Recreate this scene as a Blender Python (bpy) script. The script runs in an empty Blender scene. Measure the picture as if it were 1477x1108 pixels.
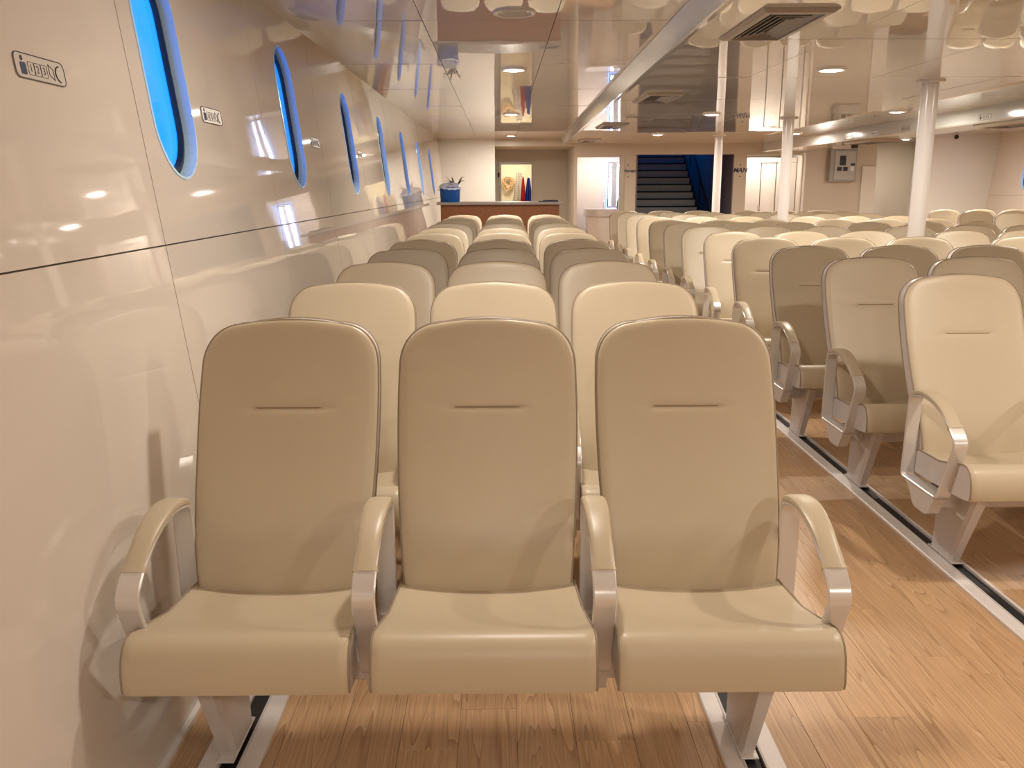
import bpy, bmesh, math, random
from mathutils import Vector, Matrix
random.seed(7)
S = bpy.context.scene
COL = S.collection
PI = math.pi

# ------------------------------------------------------------------ camera, sky, exposure
CAM_H = 1.40
n = Vector((720 - 738.5, 554 - 270, -1250.0)).normalized()      # world +Y seen from the camera
xr = Vector((1, .004, 0)); xr = (xr - n * xr.dot(n)).normalized()
zr = xr.cross(n)
cam_d = bpy.data.cameras.new('camera'); cam = bpy.data.objects.new('camera', cam_d); COL.objects.link(cam)
cam_d.sensor_fit = 'HORIZONTAL'; cam_d.sensor_width = 36.0
cam_d.lens = 1250.0 / 1477.0 * 36.0
cam_d.clip_start = 0.05; cam_d.clip_end = 200
M = Matrix((xr, n, zr)).to_4x4()
M.translation = Vector((0, 0, CAM_H))
cam.matrix_world = M
S.camera = cam

W = bpy.data.worlds.new('World'); S.world = W; W.use_nodes = True
bgn = W.node_tree.nodes['Background']
bgn.inputs[0].default_value = (0.004, 0.25, 1.0, 1)
bgn.inputs[1].default_value = 2.3

S.view_settings.view_transform = 'Standard'
S.view_settings.look = 'None'
S.view_settings.gamma = 1.0
S.view_settings.use_curve_mapping = False
S.view_settings.exposure = 0.12
S.cycles.max_bounces = 8
S.cycles.diffuse_bounces = 4
S.cycles.glossy_bounces = 5
S.cycles.sample_clamp_indirect = 6.0

LAMP_W = 27.0
LAMP_C = (1.0, 0.895, 0.775)

# ------------------------------------------------------------------ materials
def mat(name, col, rough=.5, metal=0.0, spec=.5, ior=None, coat=0.0, bump=None, var=None, emit=None):
    m = bpy.data.materials.new(name); m.use_nodes = True
    nt = m.node_tree; b = nt.nodes['Principled BSDF']
    b.inputs['Base Color'].default_value = (*col, 1)
    b.inputs['Roughness'].default_value = rough
    b.inputs['Metallic'].default_value = metal
    b.inputs['Specular IOR Level'].default_value = spec
    if ior: b.inputs['IOR'].default_value = ior
    if coat: b.inputs['Coat Weight'].default_value = coat; b.inputs['Coat Roughness'].default_value = .03
    if bump or var:
        tc = nt.nodes.new('ShaderNodeNewGeometry')
    if bump:                                     # list of (scale, strength, distance)
        prev = None
        for sc, st, ds in bump:
            no = nt.nodes.new('ShaderNodeTexNoise'); no.inputs['Scale'].default_value = sc
            no.inputs['Detail'].default_value = 2
            nt.links.new(tc.outputs['Position'], no.inputs['Vector'])
            bp = nt.nodes.new('ShaderNodeBump'); bp.inputs['Strength'].default_value = st
            bp.inputs['Distance'].default_value = ds
            nt.links.new(no.outputs['Fac'], bp.inputs['Height'])
            if prev: nt.links.new(prev.outputs['Normal'], bp.inputs['Normal'])
            prev = bp
        nt.links.new(prev.outputs['Normal'], b.inputs['Normal'])
        if coat: nt.links.new(prev.outputs['Normal'], b.inputs['Coat Normal'])
    if var:                                      # (scale, amount) gentle tone variation
        no = nt.nodes.new('ShaderNodeTexNoise'); no.inputs['Scale'].default_value = var[0]
        no.inputs['Detail'].default_value = 3
        nt.links.new(tc.outputs['Position'], no.inputs['Vector'])
        mx = nt.nodes.new('ShaderNodeMix'); mx.data_type = 'RGBA'
        a = var[1]
        mx.inputs[6].default_value = (*[c * (1 - a) for c in col], 1)
        mx.inputs[7].default_value = (*[min(1, c * (1 + a)) for c in col], 1)
        nt.links.new(no.outputs['Fac'], mx.inputs[0])
        nt.links.new(mx.outputs[2], b.inputs['Base Color'])
    if emit:
        b.inputs['Emission Color'].default_value = (*emit[0], 1)
        b.inputs['Emission Strength'].default_value = emit[1]
    return m

m_vinyl = mat('cream_vinyl', (.54, .455, .325), .38, spec=.5, bump=[(420, .10, .0015)], var=(3, .05))
m_vside = mat('pale_grey_vinyl', (.64, .595, .56), .40, spec=.5, bump=[(420, .10, .0015)])
m_pipe = mat('piping_vinyl', (.30, .235, .165), .5)
m_crease = mat('seam_thread', (.27, .205, .13), .7)
m_metal = mat('satin_aluminium', (.74, .71, .69), .27, metal=.4)
m_leg = mat('grey_painted_leg', (.62, .575, .55), .40, metal=.1)
m_rail = mat('rail_aluminium', (.80, .76, .74), .38, metal=.2)
m_black = mat('black_rubber', (.012, .012, .014), .5)
m_wall = mat('gloss_laminate_wall', (.67, .605, .54), .03, spec=.5, ior=1.55, bump=[(1.1, .10, .02), (4, .03, .003)], var=(.8, .03))
m_ceil = mat('gloss_ceiling_panel', (.72, .68, .635), .012, spec=.5, ior=1.7, bump=[(1.6, .04, .02), (5, .03, .002)])
m_fascia = mat('gloss_fascia', (.66, .68, .66), .10, spec=.5, ior=1.5, bump=[(1.2, .08, .02)])  # cool whitish base carries the blue window reflection in its colour
m_gap = mat('joint_sealant', (.20, .16, .13), .8)
m_matte = mat('taupe_partition', (.54, .485, .41), .35, spec=.4, var=(1.2, .04))
m_recess = mat('recess_taupe_lightened', (.66, .61, .53), .35, spec=.4, var=(1.2, .04))  # taupe lightened in the colour to stand in for light in the recess
m_pale = mat('pale_partition', (.70, .68, .63), .35, spec=.4, var=(1.2, .03))
m_white = mat('white_paint', (.80, .77, .74), .25, spec=.5)
m_col = mat('white_gloss_pipe', (.74, .70, .68), .22, spec=.5)
m_reveal = mat('reveal_sky_tint', (.50, .74, 1.0), .25)  # pale blue base stands in for sky light spilling onto the reveals
m_grille = mat('grille_metal', (.42, .38, .34), .35, metal=.3)
m_dark = mat('dark_void', (.02, .02, .022), .8)
m_ctop = mat('counter_top', (.33, .29, .25), .3, var=(20, .15))
m_blue = mat('blue_plastic', (.008, .10, .42), .25)
m_bag = mat('pale_plastic_bag', (.62, .70, .86), .35)
m_leaf = mat('dark_leaf', (.05, .065, .04), .5)
m_stairs = mat('stair_steel', (.22, .23, .26), .45, var=(4, .08))
m_nose = mat('stair_nosing', (.010, .011, .02), .7, spec=.2)
m_stairw = mat('stair_wall', (.20, .17, .19), .5)
m_gran = mat('speckled_stone', (.55, .50, .46), .2, var=(60, .35))
m_navy = mat('navy_print', (.02, .035, .10), .6)
m_ink = mat('black_print', (.03, .025, .03), .6)
m_stick = mat('label_film', (.60, .55, .50), .35)
m_red = mat('red_cloth', (.55, .02, .03), .8)
m_bcloth = mat('blue_cloth', (.012, .03, .35), .8)
m_rope = mat('beige_rope', (.62, .42, .25), .8)
m_tile = mat('plastic_grey', (.30, .30, .29), .4)
m_lamp = mat('lamp_diffuser', (1, 1, 1), .4, emit=((1, .88, .74), 22.0))
m_led = mat('mirror_led', (1, 1, 1), .4, emit=((.55, .66, 1.0), 14.0))
m_ledb = mat('mirror_edge_glow', (.3, .5, 1), .4, emit=((.16, .38, 1.0), 2.2))
m_mirror = mat('mirror_glass', (.75, .82, .95), .03, metal=1.0)

m_under = mat('plank_joint', (.20, .115, .055), .7)
def glass():
    m = bpy.data.materials.new('window_glass'); m.use_nodes = True; nt = m.node_tree
    for x in list(nt.nodes):
        if x.type != 'OUTPUT_MATERIAL': nt.nodes.remove(x)
    out = [x for x in nt.nodes if x.type == 'OUTPUT_MATERIAL'][0]
    t = nt.nodes.new('ShaderNodeBsdfTransparent'); t.inputs[0].default_value = (.92, .97, 1, 1)
    g = nt.nodes.new('ShaderNodeBsdfGlossy'); g.inputs['Roughness'].default_value = .02
    lw = nt.nodes.new('ShaderNodeLayerWeight'); lw.inputs[0].default_value = .5
    pw = nt.nodes.new('ShaderNodeMath'); pw.operation = 'POWER'; pw.inputs[1].default_value = 5; nt.links.new(lw.outputs['Facing'], pw.inputs[0])
    fr = nt.nodes.new('ShaderNodeMapRange'); fr.inputs[3].default_value = .04; fr.inputs[4].default_value = 1.0; nt.links.new(pw.outputs[0], fr.inputs[0])
    mx = nt.nodes.new('ShaderNodeMixShader')
    nt.links.new(fr.outputs[0], mx.inputs[0]); nt.links.new(t.outputs[0], mx.inputs[1]); nt.links.new(g.outputs[0], mx.inputs[2])
    nt.links.new(mx.outputs[0], out.inputs[0]); return m
m_glass = glass()

def wood(name, c1, c2, c3, scale=1.0, rough=.35):
    m = bpy.data.materials.new(name); m.use_nodes = True; nt = m.node_tree; N = nt.nodes; L = nt.links
    b = N['Principled BSDF']; b.inputs['Roughness'].default_value = rough
    geo = N.new('ShaderNodeNewGeometry'); oi = N.new('ShaderNodeObjectInfo')
    mul = N.new('ShaderNodeMath'); mul.operation = 'MULTIPLY'; mul.inputs[1].default_value = 37.0
    L.new(oi.outputs['Random'], mul.inputs[0])
    cmb = N.new('ShaderNodeCombineXYZ'); L.new(mul.outputs[0], cmb.inputs[0]); L.new(mul.outputs[0], cmb.inputs[1])
    add = N.new('ShaderNodeVectorMath'); add.operation = 'ADD'
    L.new(geo.outputs['Position'], add.inputs[0]); L.new(cmb.outputs[0], add.inputs[1])
    mp = N.new('ShaderNodeVectorMath'); mp.operation = 'MULTIPLY'; mp.inputs[1].default_value = (11 * scale, .55 * scale, 11 * scale)
    L.new(add.outputs[0], mp.inputs[0])
    n1 = N.new('ShaderNodeTexNoise'); n1.inputs['Scale'].default_value = 1.0; n1.inputs['Detail'].default_value = 1.5; n1.inputs['Distortion'].default_value = .4
    L.new(mp.outputs[0], n1.inputs['Vector'])
    r = N.new('ShaderNodeMath'); r.operation = 'MULTIPLY'; r.inputs[1].default_value = 18; L.new(n1.outputs['Fac'], r.inputs[0])
    fr = N.new('ShaderNodeMath'); fr.operation = 'FRACT'; L.new(r.outputs[0], fr.inputs[0])
    cr = N.new('ShaderNodeValToRGB'); e = cr.color_ramp.elements
    e[0].position = 0; e[0].color = (*c2, 1); e[1].position = 1; e[1].color = (*c3, 1)
    x = cr.color_ramp.elements.new(.28); x.color = (*c1, 1)
    x = cr.color_ramp.elements.new(.80); x.color = (*[a * .94 for a in c1], 1)
    L.new(fr.outputs[0], cr.inputs[0])
    mp2 = N.new('ShaderNodeVectorMath'); mp2.operation = 'MULTIPLY'; mp2.inputs[1].default_value = (160, 5, 160)
    L.new(add.outputs[0], mp2.inputs[0])
    n2 = N.new('ShaderNodeTexNoise'); n2.inputs['Scale'].default_value = 1; n2.inputs['Detail'].default_value = 3
    L.new(mp2.outputs[0], n2.inputs['Vector'])
    mr = N.new('ShaderNodeMapRange'); mr.inputs[1].default_value = .3; mr.inputs[2].default_value = .7
    mr.inputs[3].default_value = .84; mr.inputs[4].default_value = 1.10; L.new(n2.outputs['Fac'], mr.inputs[0])
    mr2 = N.new('ShaderNodeMapRange'); mr2.inputs[3].default_value = .90; mr2.inputs[4].default_value = 1.08; L.new(oi.outputs['Random'], mr2.inputs[0])
    mm = N.new('ShaderNodeMath'); mm.operation = 'MULTIPLY'; L.new(mr.outputs[0], mm.inputs[0]); L.new(mr2.outputs[0], mm.inputs[1])
    vs = N.new('ShaderNodeVectorMath'); vs.operation = 'SCALE'; L.new(cr.outputs[0], vs.inputs[0]); L.new(mm.outputs[0], vs.inputs['Scale'])
    L.new(vs.outputs[0], b.inputs['Base Color'])
    bp = N.new('ShaderNodeBump'); bp.inputs['Strength'].default_value = .12; bp.inputs['Distance'].default_value = .001
    L.new(n2.outputs['Fac'], bp.inputs['Height']); L.new(bp.outputs[0], b.inputs['Normal'])
    return m
m_wood = wood('oak_plank', (.55, .345, .19), (.60, .40, .235), (.38, .22, .11))
m_brown = wood('brown_counter_veneer', (.27, .10, .038), (.31, .12, .045), (.23, .082, .03), .5, .4)

# ------------------------------------------------------------------ helpers
def link(name, me, material=None, parent=None):
    o = bpy.data.objects.new(name, me); COL.objects.link(o)
    if material is not None and me is not None and not me.materials:
        for x in (material if isinstance(material, (list, tuple)) else [material]): me.materials.append(x)
    if parent: o.parent = parent
    return o
def obj(name, bm, material, parent=None, smooth=False):
    me = bpy.data.meshes.new(name)
    bmesh.ops.recalc_face_normals(bm, faces=bm.faces)
    bm.to_mesh(me); bm.free()
    if smooth:
        for p in me.polygons: p.use_smooth = True
        try: me.set_sharp_from_angle(angle=math.radians(38))
        except Exception: pass
    return link(name, me, material, parent)
def empty(name, loc=(0, 0, 0), rz=0, parent=None):
    o = bpy.data.objects.new(name, None); COL.objects.link(o); o.location = loc; o.rotation_euler = (0, 0, rz)
    o.empty_display_size = .1
    if parent: o.parent = parent
    return o
def tag(o, label, cat, group=None):
    o['label'] = label; o['category'] = cat
    if group: o['group'] = group
    return o
def struct(o, label=None):
    o['kind'] = 'structure'
    if label: o['label'] = label
    return o
def box(bm, x0, x1, y0, y1, z0, z1, mi=0):
    r = bmesh.ops.create_cube(bm, size=1)
    for v in r['verts']:
        v.co = Vector((x0 + (v.co.x + .5) * (x1 - x0), y0 + (v.co.y + .5) * (y1 - y0), z0 + (v.co.z + .5) * (z1 - z0)))
    for f in {f for v in r['verts'] for f in v.link_faces}: f.material_index = mi
    return r['verts']
def boxo(name, x0, x1, y0, y1, z0, z1, material, parent=None, bev=0):
    bm = bmesh.new(); box(bm, x0, x1, y0, y1, z0, z1)
    if bev: bmesh.ops.bevel(bm, geom=bm.edges[:], offset=bev, segments=2, affect='EDGES', profile=.5)
    return obj(name, bm, material, parent)
def tube(bm, pts, r, seg=8, closed=False, mi=0):
    pts = [Vector(p) for p in pts]; nP = len(pts); rings = []
    up = None
    for i, p in enumerate(pts):
        if closed: t = pts[(i + 1) % nP] - pts[i - 1]
        else: t = pts[min(i + 1, nP - 1)] - pts[max(i - 1, 0)]
        t.normalize()
        if up is None:
            up = Vector((0, 0, 1)) if abs(t.z) < .9 else Vector((1, 0, 0))
        a = t.cross(up)
        if a.length < 1e-5: a = t.cross(Vector((1, .3, 0)))
        a.normalize(); b = a.cross(t).normalized(); up = b
        rr = r[i] if isinstance(r, (list, tuple)) else r
        rings.append([bm.verts.new(p + a * (rr * math.cos(2 * PI * k / seg)) + b * (rr * math.sin(2 * PI * k / seg))) for k in range(seg)])
    m = nP if closed else nP - 1
    for i in range(m):
        A = rings[i]; B = rings[(i + 1) % nP]
        for k in range(seg):
            f = bm.faces.new((A[k], A[(k + 1) % seg], B[(k + 1) % seg], B[k])); f.material_index = mi
    if not closed:
        bm.faces.new(rings[0][::-1]).material_index = mi; bm.faces.new(rings[-1]).material_index = mi
def lathe(bm, prof, seg=32, cx=0, cy=0, mi=0):
    rings = []
    for r, z in prof:
        if r < 1e-6: rings.append([bm.verts.new((cx, cy, z))])
        else: rings.append([bm.verts.new((cx + r * math.cos(2 * PI * k / seg), cy + r * math.sin(2 * PI * k / seg), z)) for k in range(seg)])
    for A, B in zip(rings[:-1], rings[1:]):
        for k in range(seg):
            a = [A[k % len(A)], A[(k + 1) % len(A)], B[(k + 1) % len(B)], B[k % len(B)]]
            u = []
            for v in a:
                if v not in u: u.append(v)
            if len(u) >= 3: bm.faces.new(u).material_index = mi
def prism(bm, poly, f0, f1, mi=0):
    """poly: list of 2D points; f0,f1 map (a,b) to 3D for the two ends"""
    A = [bm.verts.new(f0(*p)) for p in poly]; B = [bm.verts.new(f1(*p)) for p in poly]
    k = len(poly)
    bm.faces.new(A).material_index = mi; bm.faces.new(B[::-1]).material_index = mi
    for i in range(k): bm.faces.new((A[i], B[i], B[(i + 1) % k], A[(i + 1) % k])).material_index = mi
def cells(bm, us, ws, solid, f, d0, d1):
    """slab on a grid us x ws with openings; f(u,w,d) -> point. solid(uc,wc) True where there is wall"""
    V = {}
    def v(i, j, d):
        if (i, j, d) not in V: V[(i, j, d)] = bm.verts.new(f(us[i], ws[j], d1 if d else d0))
        return V[(i, j, d)]
    nu, nw = len(us) - 1, len(ws) - 1
    on = lambda i, j: 0 <= i < nu and 0 <= j < nw and solid((us[i] + us[i + 1]) / 2, (ws[j] + ws[j + 1]) / 2)
    for i in range(nu):
        for j in range(nw):
            if not on(i, j): continue
            for d in (0, 1): bm.faces.new((v(i, j, d), v(i + 1, j, d), v(i + 1, j + 1, d), v(i, j + 1, d)))
            if not on(i - 1, j): bm.faces.new((v(i, j, 0), v(i, j + 1, 0), v(i, j + 1, 1), v(i, j, 1)))
            if not on(i + 1, j): bm.faces.new((v(i + 1, j, 0), v(i + 1, j + 1, 0), v(i + 1, j + 1, 1), v(i + 1, j, 1)))
            if not on(i, j - 1): bm.faces.new((v(i, j, 0), v(i + 1, j, 0), v(i + 1, j, 1), v(i, j, 1)))
            if not on(i, j + 1): bm.faces.new((v(i, j + 1, 0), v(i + 1, j + 1, 0), v(i + 1, j + 1, 1), v(i, j + 1, 1)))
def lerp(a, b, t): return a + (b - a) * t
def interp(tab, x):
    if x <= tab[0][0]: return tab[0][1]
    for (x0, y0), (x1, y1) in zip(tab[:-1], tab[1:]):
        if x <= x1:
            t = (x - x0) / (x1 - x0); return lerp(y0, y1, t)
    return tab[-1][1]
def crom(tab, x):
    """smooth interpolation of a table"""
    if x <= tab[0][0]: return tab[0][1]
    if x >= tab[-1][0]: return tab[-1][1]
    for i in range(len(tab) - 1):
        if x <= tab[i + 1][0]:
            x0, y0 = tab[i]; x1, y1 = tab[i + 1]; h = x1 - x0; t = (x - x0) / h
            m0 = (y1 - tab[i - 1][1]) / (x1 - tab[i - 1][0]) if i else (y1 - y0) / h
            m1 = (tab[i + 2][1] - y0) / (tab[i + 2][0] - x0) if i + 2 < len(tab) else (y1 - y0) / h
            return (2*t**3 - 3*t*t + 1) * y0 + (t**3 - 2*t*t + t) * h * m0 + (-2*t**3 + 3*t*t) * y1 + (t**3 - t*t) * h * m1
def copy_tree(o, parent=None):
    c = o.copy(); COL.objects.link(c); c.parent = parent
    for ch in list(o.children): copy_tree(ch, c)
    return c

def drift(y): return .0113 * (y - 2.3)        # the port-side block and ceiling fittings toe in slightly
Y0, YB = -2.6, 16.4
HL, HR = 2.26, 2.165                          # ceiling heights: port side, centre
LEAN = .12
XW = lambda h: -.845 - LEAN * h               # port wall
XR = lambda h: 8.374 + .10 * h                # starboard wall

# ------------------------------------------------------------------ hull walls with portholes
def stadium(cy, ch, w, H, k=12):
    r = w / 2; pts = []
    for i in range(k + 1):
        a = PI * i / k; pts.append((cy + r * math.cos(a), ch + H / 2 - r + r * math.sin(a)))
    for i in range(k + 1):
        a = PI + PI * i / k; pts.append((cy + r * math.cos(a), ch - H / 2 + r + r * math.sin(a)))
    return pts
def panel_bm(bm, y0, y1, h0, h1, holes, f, d0, d1):
    """flat panel with stadium holes in (y,h), thickness from d0 to d1 along f"""
    loops = [[(y0, h0), (y1, h0), (y1, h1), (y0, h1)]] + holes
    t = bmesh.new(); edges = []
    for lp in loops:
        vs = [t.verts.new((p[0], p[1], 0)) for p in lp]
        for i in range(len(vs)): edges.append(t.edges.new((vs[i], vs[(i + 1) % len(vs)])))
    bmesh.ops.triangle_fill(t, use_beauty=True, use_dissolve=False, edges=edges, normal=(0, 0, 1))
    t.verts.index_update()
    pts = [(v.co.x, v.co.y) for v in t.verts]; tris = [[v.index for v in fc.verts] for fc in t.faces]; t.free()
    A = [bm.verts.new(f(*p, d0)) for p in pts]; B = [bm.verts.new(f(*p, d1)) for p in pts]
    for tr in tris:
        bm.faces.new([A[i] for i in tr]); bm.faces.new([B[i] for i in tr][::-1])
    k = 0
    for lp in loops:
        m = len(lp)
        for i in range(m): bm.faces.new((A[k + i], B[k + i], B[k + (i + 1) % m], A[k + (i + 1) % m]))
        k += m
WIN = [(2.905, 1.775), (4.59, 1.745), (6.33, 1.70), (8.12, 1.675), (9.90, 1.655), (11.80, 1.645), (13.75, 1.635)]
WINW, WINH = .36, .69
def hull_wall(name, side, seams, wins, wstart):
    if side < 0: f = lambda y, h, d: (XW(h) - d, y, h)
    else: f = lambda y, h, d: (XR(h) + d, y, h)
    bm = bmesh.new()
    panel_bm(bm, Y0, seams[-1], 0, 2.3, [stadium(cy, ch, WINW + .004, WINH + .004) for cy, ch in wins], f, .012, .03)
    root = struct(obj(name, bm, m_gap))
    ys = [Y0] + seams
    for a, b in zip(ys[:-1], ys[1:]):
        g = .0022
        for h0, h1 in ((.0, 1.235), (1.235, 2.3)):
            hs = [stadium(cy, ch, WINW, WINH) for cy, ch in wins if a < cy < b and h0 > 1]
            bm = bmesh.new(); panel_bm(bm, a + g, b - g, h0 + g, h1 - g, hs, f, 0, .0125)
            obj('wall_panel', bm, m_wall, root)
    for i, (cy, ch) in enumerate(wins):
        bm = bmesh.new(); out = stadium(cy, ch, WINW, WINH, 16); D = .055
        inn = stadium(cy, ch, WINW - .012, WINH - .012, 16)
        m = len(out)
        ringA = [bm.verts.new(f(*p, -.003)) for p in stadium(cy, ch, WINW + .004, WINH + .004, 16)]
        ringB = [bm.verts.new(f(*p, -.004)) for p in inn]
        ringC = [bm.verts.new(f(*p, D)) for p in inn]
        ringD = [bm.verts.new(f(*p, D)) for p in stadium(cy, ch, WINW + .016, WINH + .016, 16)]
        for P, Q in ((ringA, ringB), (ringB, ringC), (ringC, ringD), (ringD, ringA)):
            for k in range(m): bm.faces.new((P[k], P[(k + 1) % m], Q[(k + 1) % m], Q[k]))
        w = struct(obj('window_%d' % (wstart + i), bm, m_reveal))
        bm = bmesh.new()                                   # black rubber gasket
        R = [stadium(cy, ch, WINW - .014, WINH - .014, 16), stadium(cy, ch, WINW - .060, WINH - .060, 16)]
        vv = [[bm.verts.new(f(*p, D - .018)) for p in R[0]], [bm.verts.new(f(*p, D - .024)) for p in R[1]],
              [bm.verts.new(f(*p, D - .004)) for p in R[1]], [bm.verts.new(f(*p, D - .004)) for p in R[0]]]
        for q in range(4):
            P, Q = vv[q], vv[(q + 1) % 4]
            for k in range(m): bm.faces.new((P[k], P[(k + 1) % m], Q[(k + 1) % m], Q[k]))
        obj('gasket', bm, m_black, w)
        bm = bmesh.new(); prism(bm, stadium(cy, ch, WINW - .062, WINH - .062, 16), lambda a, b: f(a, b, D - .012), lambda a, b: f(a, b, D - .006))
        obj('pane', bm, m_glass, w)
    return root
hull_wall('wall_left', -1, [-.2, 1.22, 2.62, 4.02, 5.30, 6.80, 8.62, 10.42, 12.30, 14.42, YB], WIN, 1)
hull_wall('wall_right', 1, [1.0, 3.0, 5.0, 7.0, 9.0, 11.0, 13.25, 15.4, 18.4], [(12.40, 1.67), (14.24, 1.665)], 8)

# ------------------------------------------------------------------ floor with planks
fl = struct(boxo('floor', -1.3, 9.0, Y0, 20.6, -.06, -.0065, m_under))
def plank_mesh(w, l):
    bm = bmesh.new(); g = .0004
    box(bm, g, w - g, g, l - g, -.0065, 0)
    top = [e for e in bm.edges if all(v.co.z > -.001 for v in e.verts)]
    bmesh.ops.bevel(bm, geom=top, offset=.0006, segments=1, affect='EDGES')
    me = bpy.data.meshes.new('floor_plank'); bm.to_mesh(me); bm.free(); me.materials.append(m_wood); return me
PW, PL = .152, 1.02
pm = plank_mesh(PW, PL); n_pl = 0
far = bmesh.new()
for i in range(66):
    x0 = -.875 + i * PW
    off = random.random() * PL
    y = Y0 - off
    while y < 15.4 if x0 > 7 else y < 20.4:
        if x0 + PW > XR(0) + .03: break
        vis = (y + PL > 1.55 and y < 7.3 and -.88 < x0 < 3.9 and x0 < .25 + .62 * (y + PL) and (y < 4.2 or x0 > .5)) and n_pl < 290
        if vis:
            o = link('floor_plank', pm, None, fl); o.location = (x0, y, 0); n_pl += 1
        else:
            a, b = max(y, Y0), y + PL
            if b > a + .05: box(far, x0 + .0007, x0 + PW - .0007, a + .0007, b - .0007, -.0065, 0)
        y += PL
fo = obj('flooring', far, m_wood, fl); fo['kind'] = 'stuff'
bm = bmesh.new()
box(bm, XW(0) - .02, XW(0) + .014, Y0, YB, 0, .012)
struct(obj('baseboard_left', bm, m_white))

# ------------------------------------------------------------------ ceilings
ce = struct(boxo('ceiling', -1.5, 9.0, Y0, 18.4, 2.285, 2.33, m_gap))
def fasx(y): return .905 + .0185 * (y - 4.4)                 # upper edge of the longitudinal step
def ceil_tiles(xs, y0, y1, h, ymod, edgeL=None, edgeR=None):
    y = y0
    while y < y1 - .05:
        ye = min(y + 1.65, y1)
        for i in range(len(xs) - 1):
            g = .0018; bm = bmesh.new()
            xa0 = xa1 = xs[i] + g; xb0 = xb1 = xs[i + 1] - g
            if edgeL and i == 0: xa0, xa1 = edgeL(y), edgeL(ye)
            if edgeR and i == len(xs) - 2: xb0, xb1 = edgeR(y), edgeR(ye)
            t1, t2 = random.uniform(-.0016, .0016), random.uniform(-.0016, .0016)
            lo = [(xa0, y + g, h + t1), (xb0, y + g, h - t2), (xb1, ye - g, h - t1), (xa1, ye - g, h + t2)]
            A = [bm.verts.new(p) for p in lo]; B = [bm.verts.new((p[0], p[1], h + .022)) for p in lo]
            bm.faces.new(A); bm.faces.new(B[::-1])
            for k in range(4): bm.faces.new((A[k], B[k], B[(k + 1) % 4], A[(k + 1) % 4]))
            obj('ceiling_panel', bm, m_ceil, ce)
        y = ye
ceil_tiles([-1.14, -.40, .30, 1.0], -1.70, YB, HL, 0, edgeR=lambda y: fasx(y) - .002)
def bx(y): return fasx(y) + .060                              # lower edge
lowc = struct(boxo('trim_3', 1.25, 4.84, Y0, YB, HR + .024, HR + .05, m_gap))
def tiles_low():
    global ce
    keep = ce; ce = lowc
    ceil_tiles([1.0, 1.80, 2.72, 3.66, 4.84], -1.70, YB, HR, 0, edgeL=lambda y: bx(y))
    ce = keep
tiles_low()
ceil_tiles([5.37, 6.3, 7.3, 8.3, 8.62], -1.70, 18.3, HL, 0)
bm = bmesh.new()                                              # long fascia between the two ceiling heights
ys = [Y0 + (YB - Y0) * k / 12 for k in range(13)]
rows = [[bm.verts.new(p) for p in ((fasx(y), y, HL + .02), (fasx(y), y, HL - .002), (bx(y), y, HR - .004), (bx(y) + .015, y, HR - .004), (bx(y) + .3, y, HR + .03), (bx(y) + .3, y, HL + .02))] for y in ys]
for A, B in zip(rows[:-1], rows[1:]):
    for k in range(5): bm.faces.new((A[k], A[k + 1], B[k + 1], B[k]))
struct(obj('trim_1', bm, m_fascia))
bm = bmesh.new()                                              # dropped box beam on the starboard side
sec = [(4.84, HR + .03), (4.84, 2.02), (4.855, 2.008), (5.355, 2.008), (5.37, 2.02), (5.37, HL + .01)]
prism(bm, sec, lambda a, b: (a, Y0, b), lambda a, b: (a, YB, b))
struct(obj('trim_2', bm, m_fascia))

# ------------------------------------------------------------------ transverse walls
def tw(name, y0, y1, x0, x1, h0, h1, holes, m):
    us = sorted({x0, x1, *[v for hh in holes for v in hh[:2]]}); ws = sorted({h0, h1, *[v for hh in holes for v in hh[2:]]})
    us = [u for u in us if x0 <= u <= x1]; ws = [w for w in ws if h0 <= w <= h1]
    bm = bmesh.new()
    cells(bm, us, ws, lambda u, w: not any(a < u < b and c < w < d for a, b, c, d in holes), lambda u, w, d: (u, d, w), y0, y1)
    return struct(obj(name, bm, m))
tw('wall_aft', Y0 - .1, Y0, -1.5, 9.0, -.05, 2.4, [], m_white)
# port bulkhead
tw('wall_back_left', YB, YB + .08, -1.25, -.075, 0, 2.3, [], m_pale)
tw('wall_back', YB, YB + .08, -.075, 6.96, 0, 2.3,
   [(-.075, 1.385, 0, 2.130), (1.43, 2.215, 0, 1.926), (2.52, 4.33, 0, 1.973), (4.566, 5.59, 0, 1.954)], m_matte)
# recess behind the counter
tw('wall_recess', 18.3, 18.38, -.9, 1.45, 0, 2.2, [(.045, .665, 0, 1.85)], m_recess)
bm = bmesh.new(); box(bm, 1.385, 1.43, YB + .081, 18.3, 0, 2.2); struct(obj('wall_partition_right', bm, m_recess))
bm = bmesh.new(); box(bm, -.155, -.075, YB + .08, 18.3, 0, 2.2); struct(obj('wall_partition_left', bm, m_matte))
struct(boxo('ceiling_recess', -.155, 1.43, YB + .08, 18.3, 2.135, 2.2, m_recess))
# starboard end
tw('wall_starboard_recess', 18.3, 18.38, 6.9, 9.0, 0, 2.33, [], m_matte)
bm = bmesh.new(); box(bm, 6.96, 7.0, YB + .081, 18.3, 0, 2.3); struct(obj('wall_recess_side', bm, m_matte))
tw('wall_back_right', 15.3, 15.4, 7.42, 8.9, 0, 2.3, [], m_pale)

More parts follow.
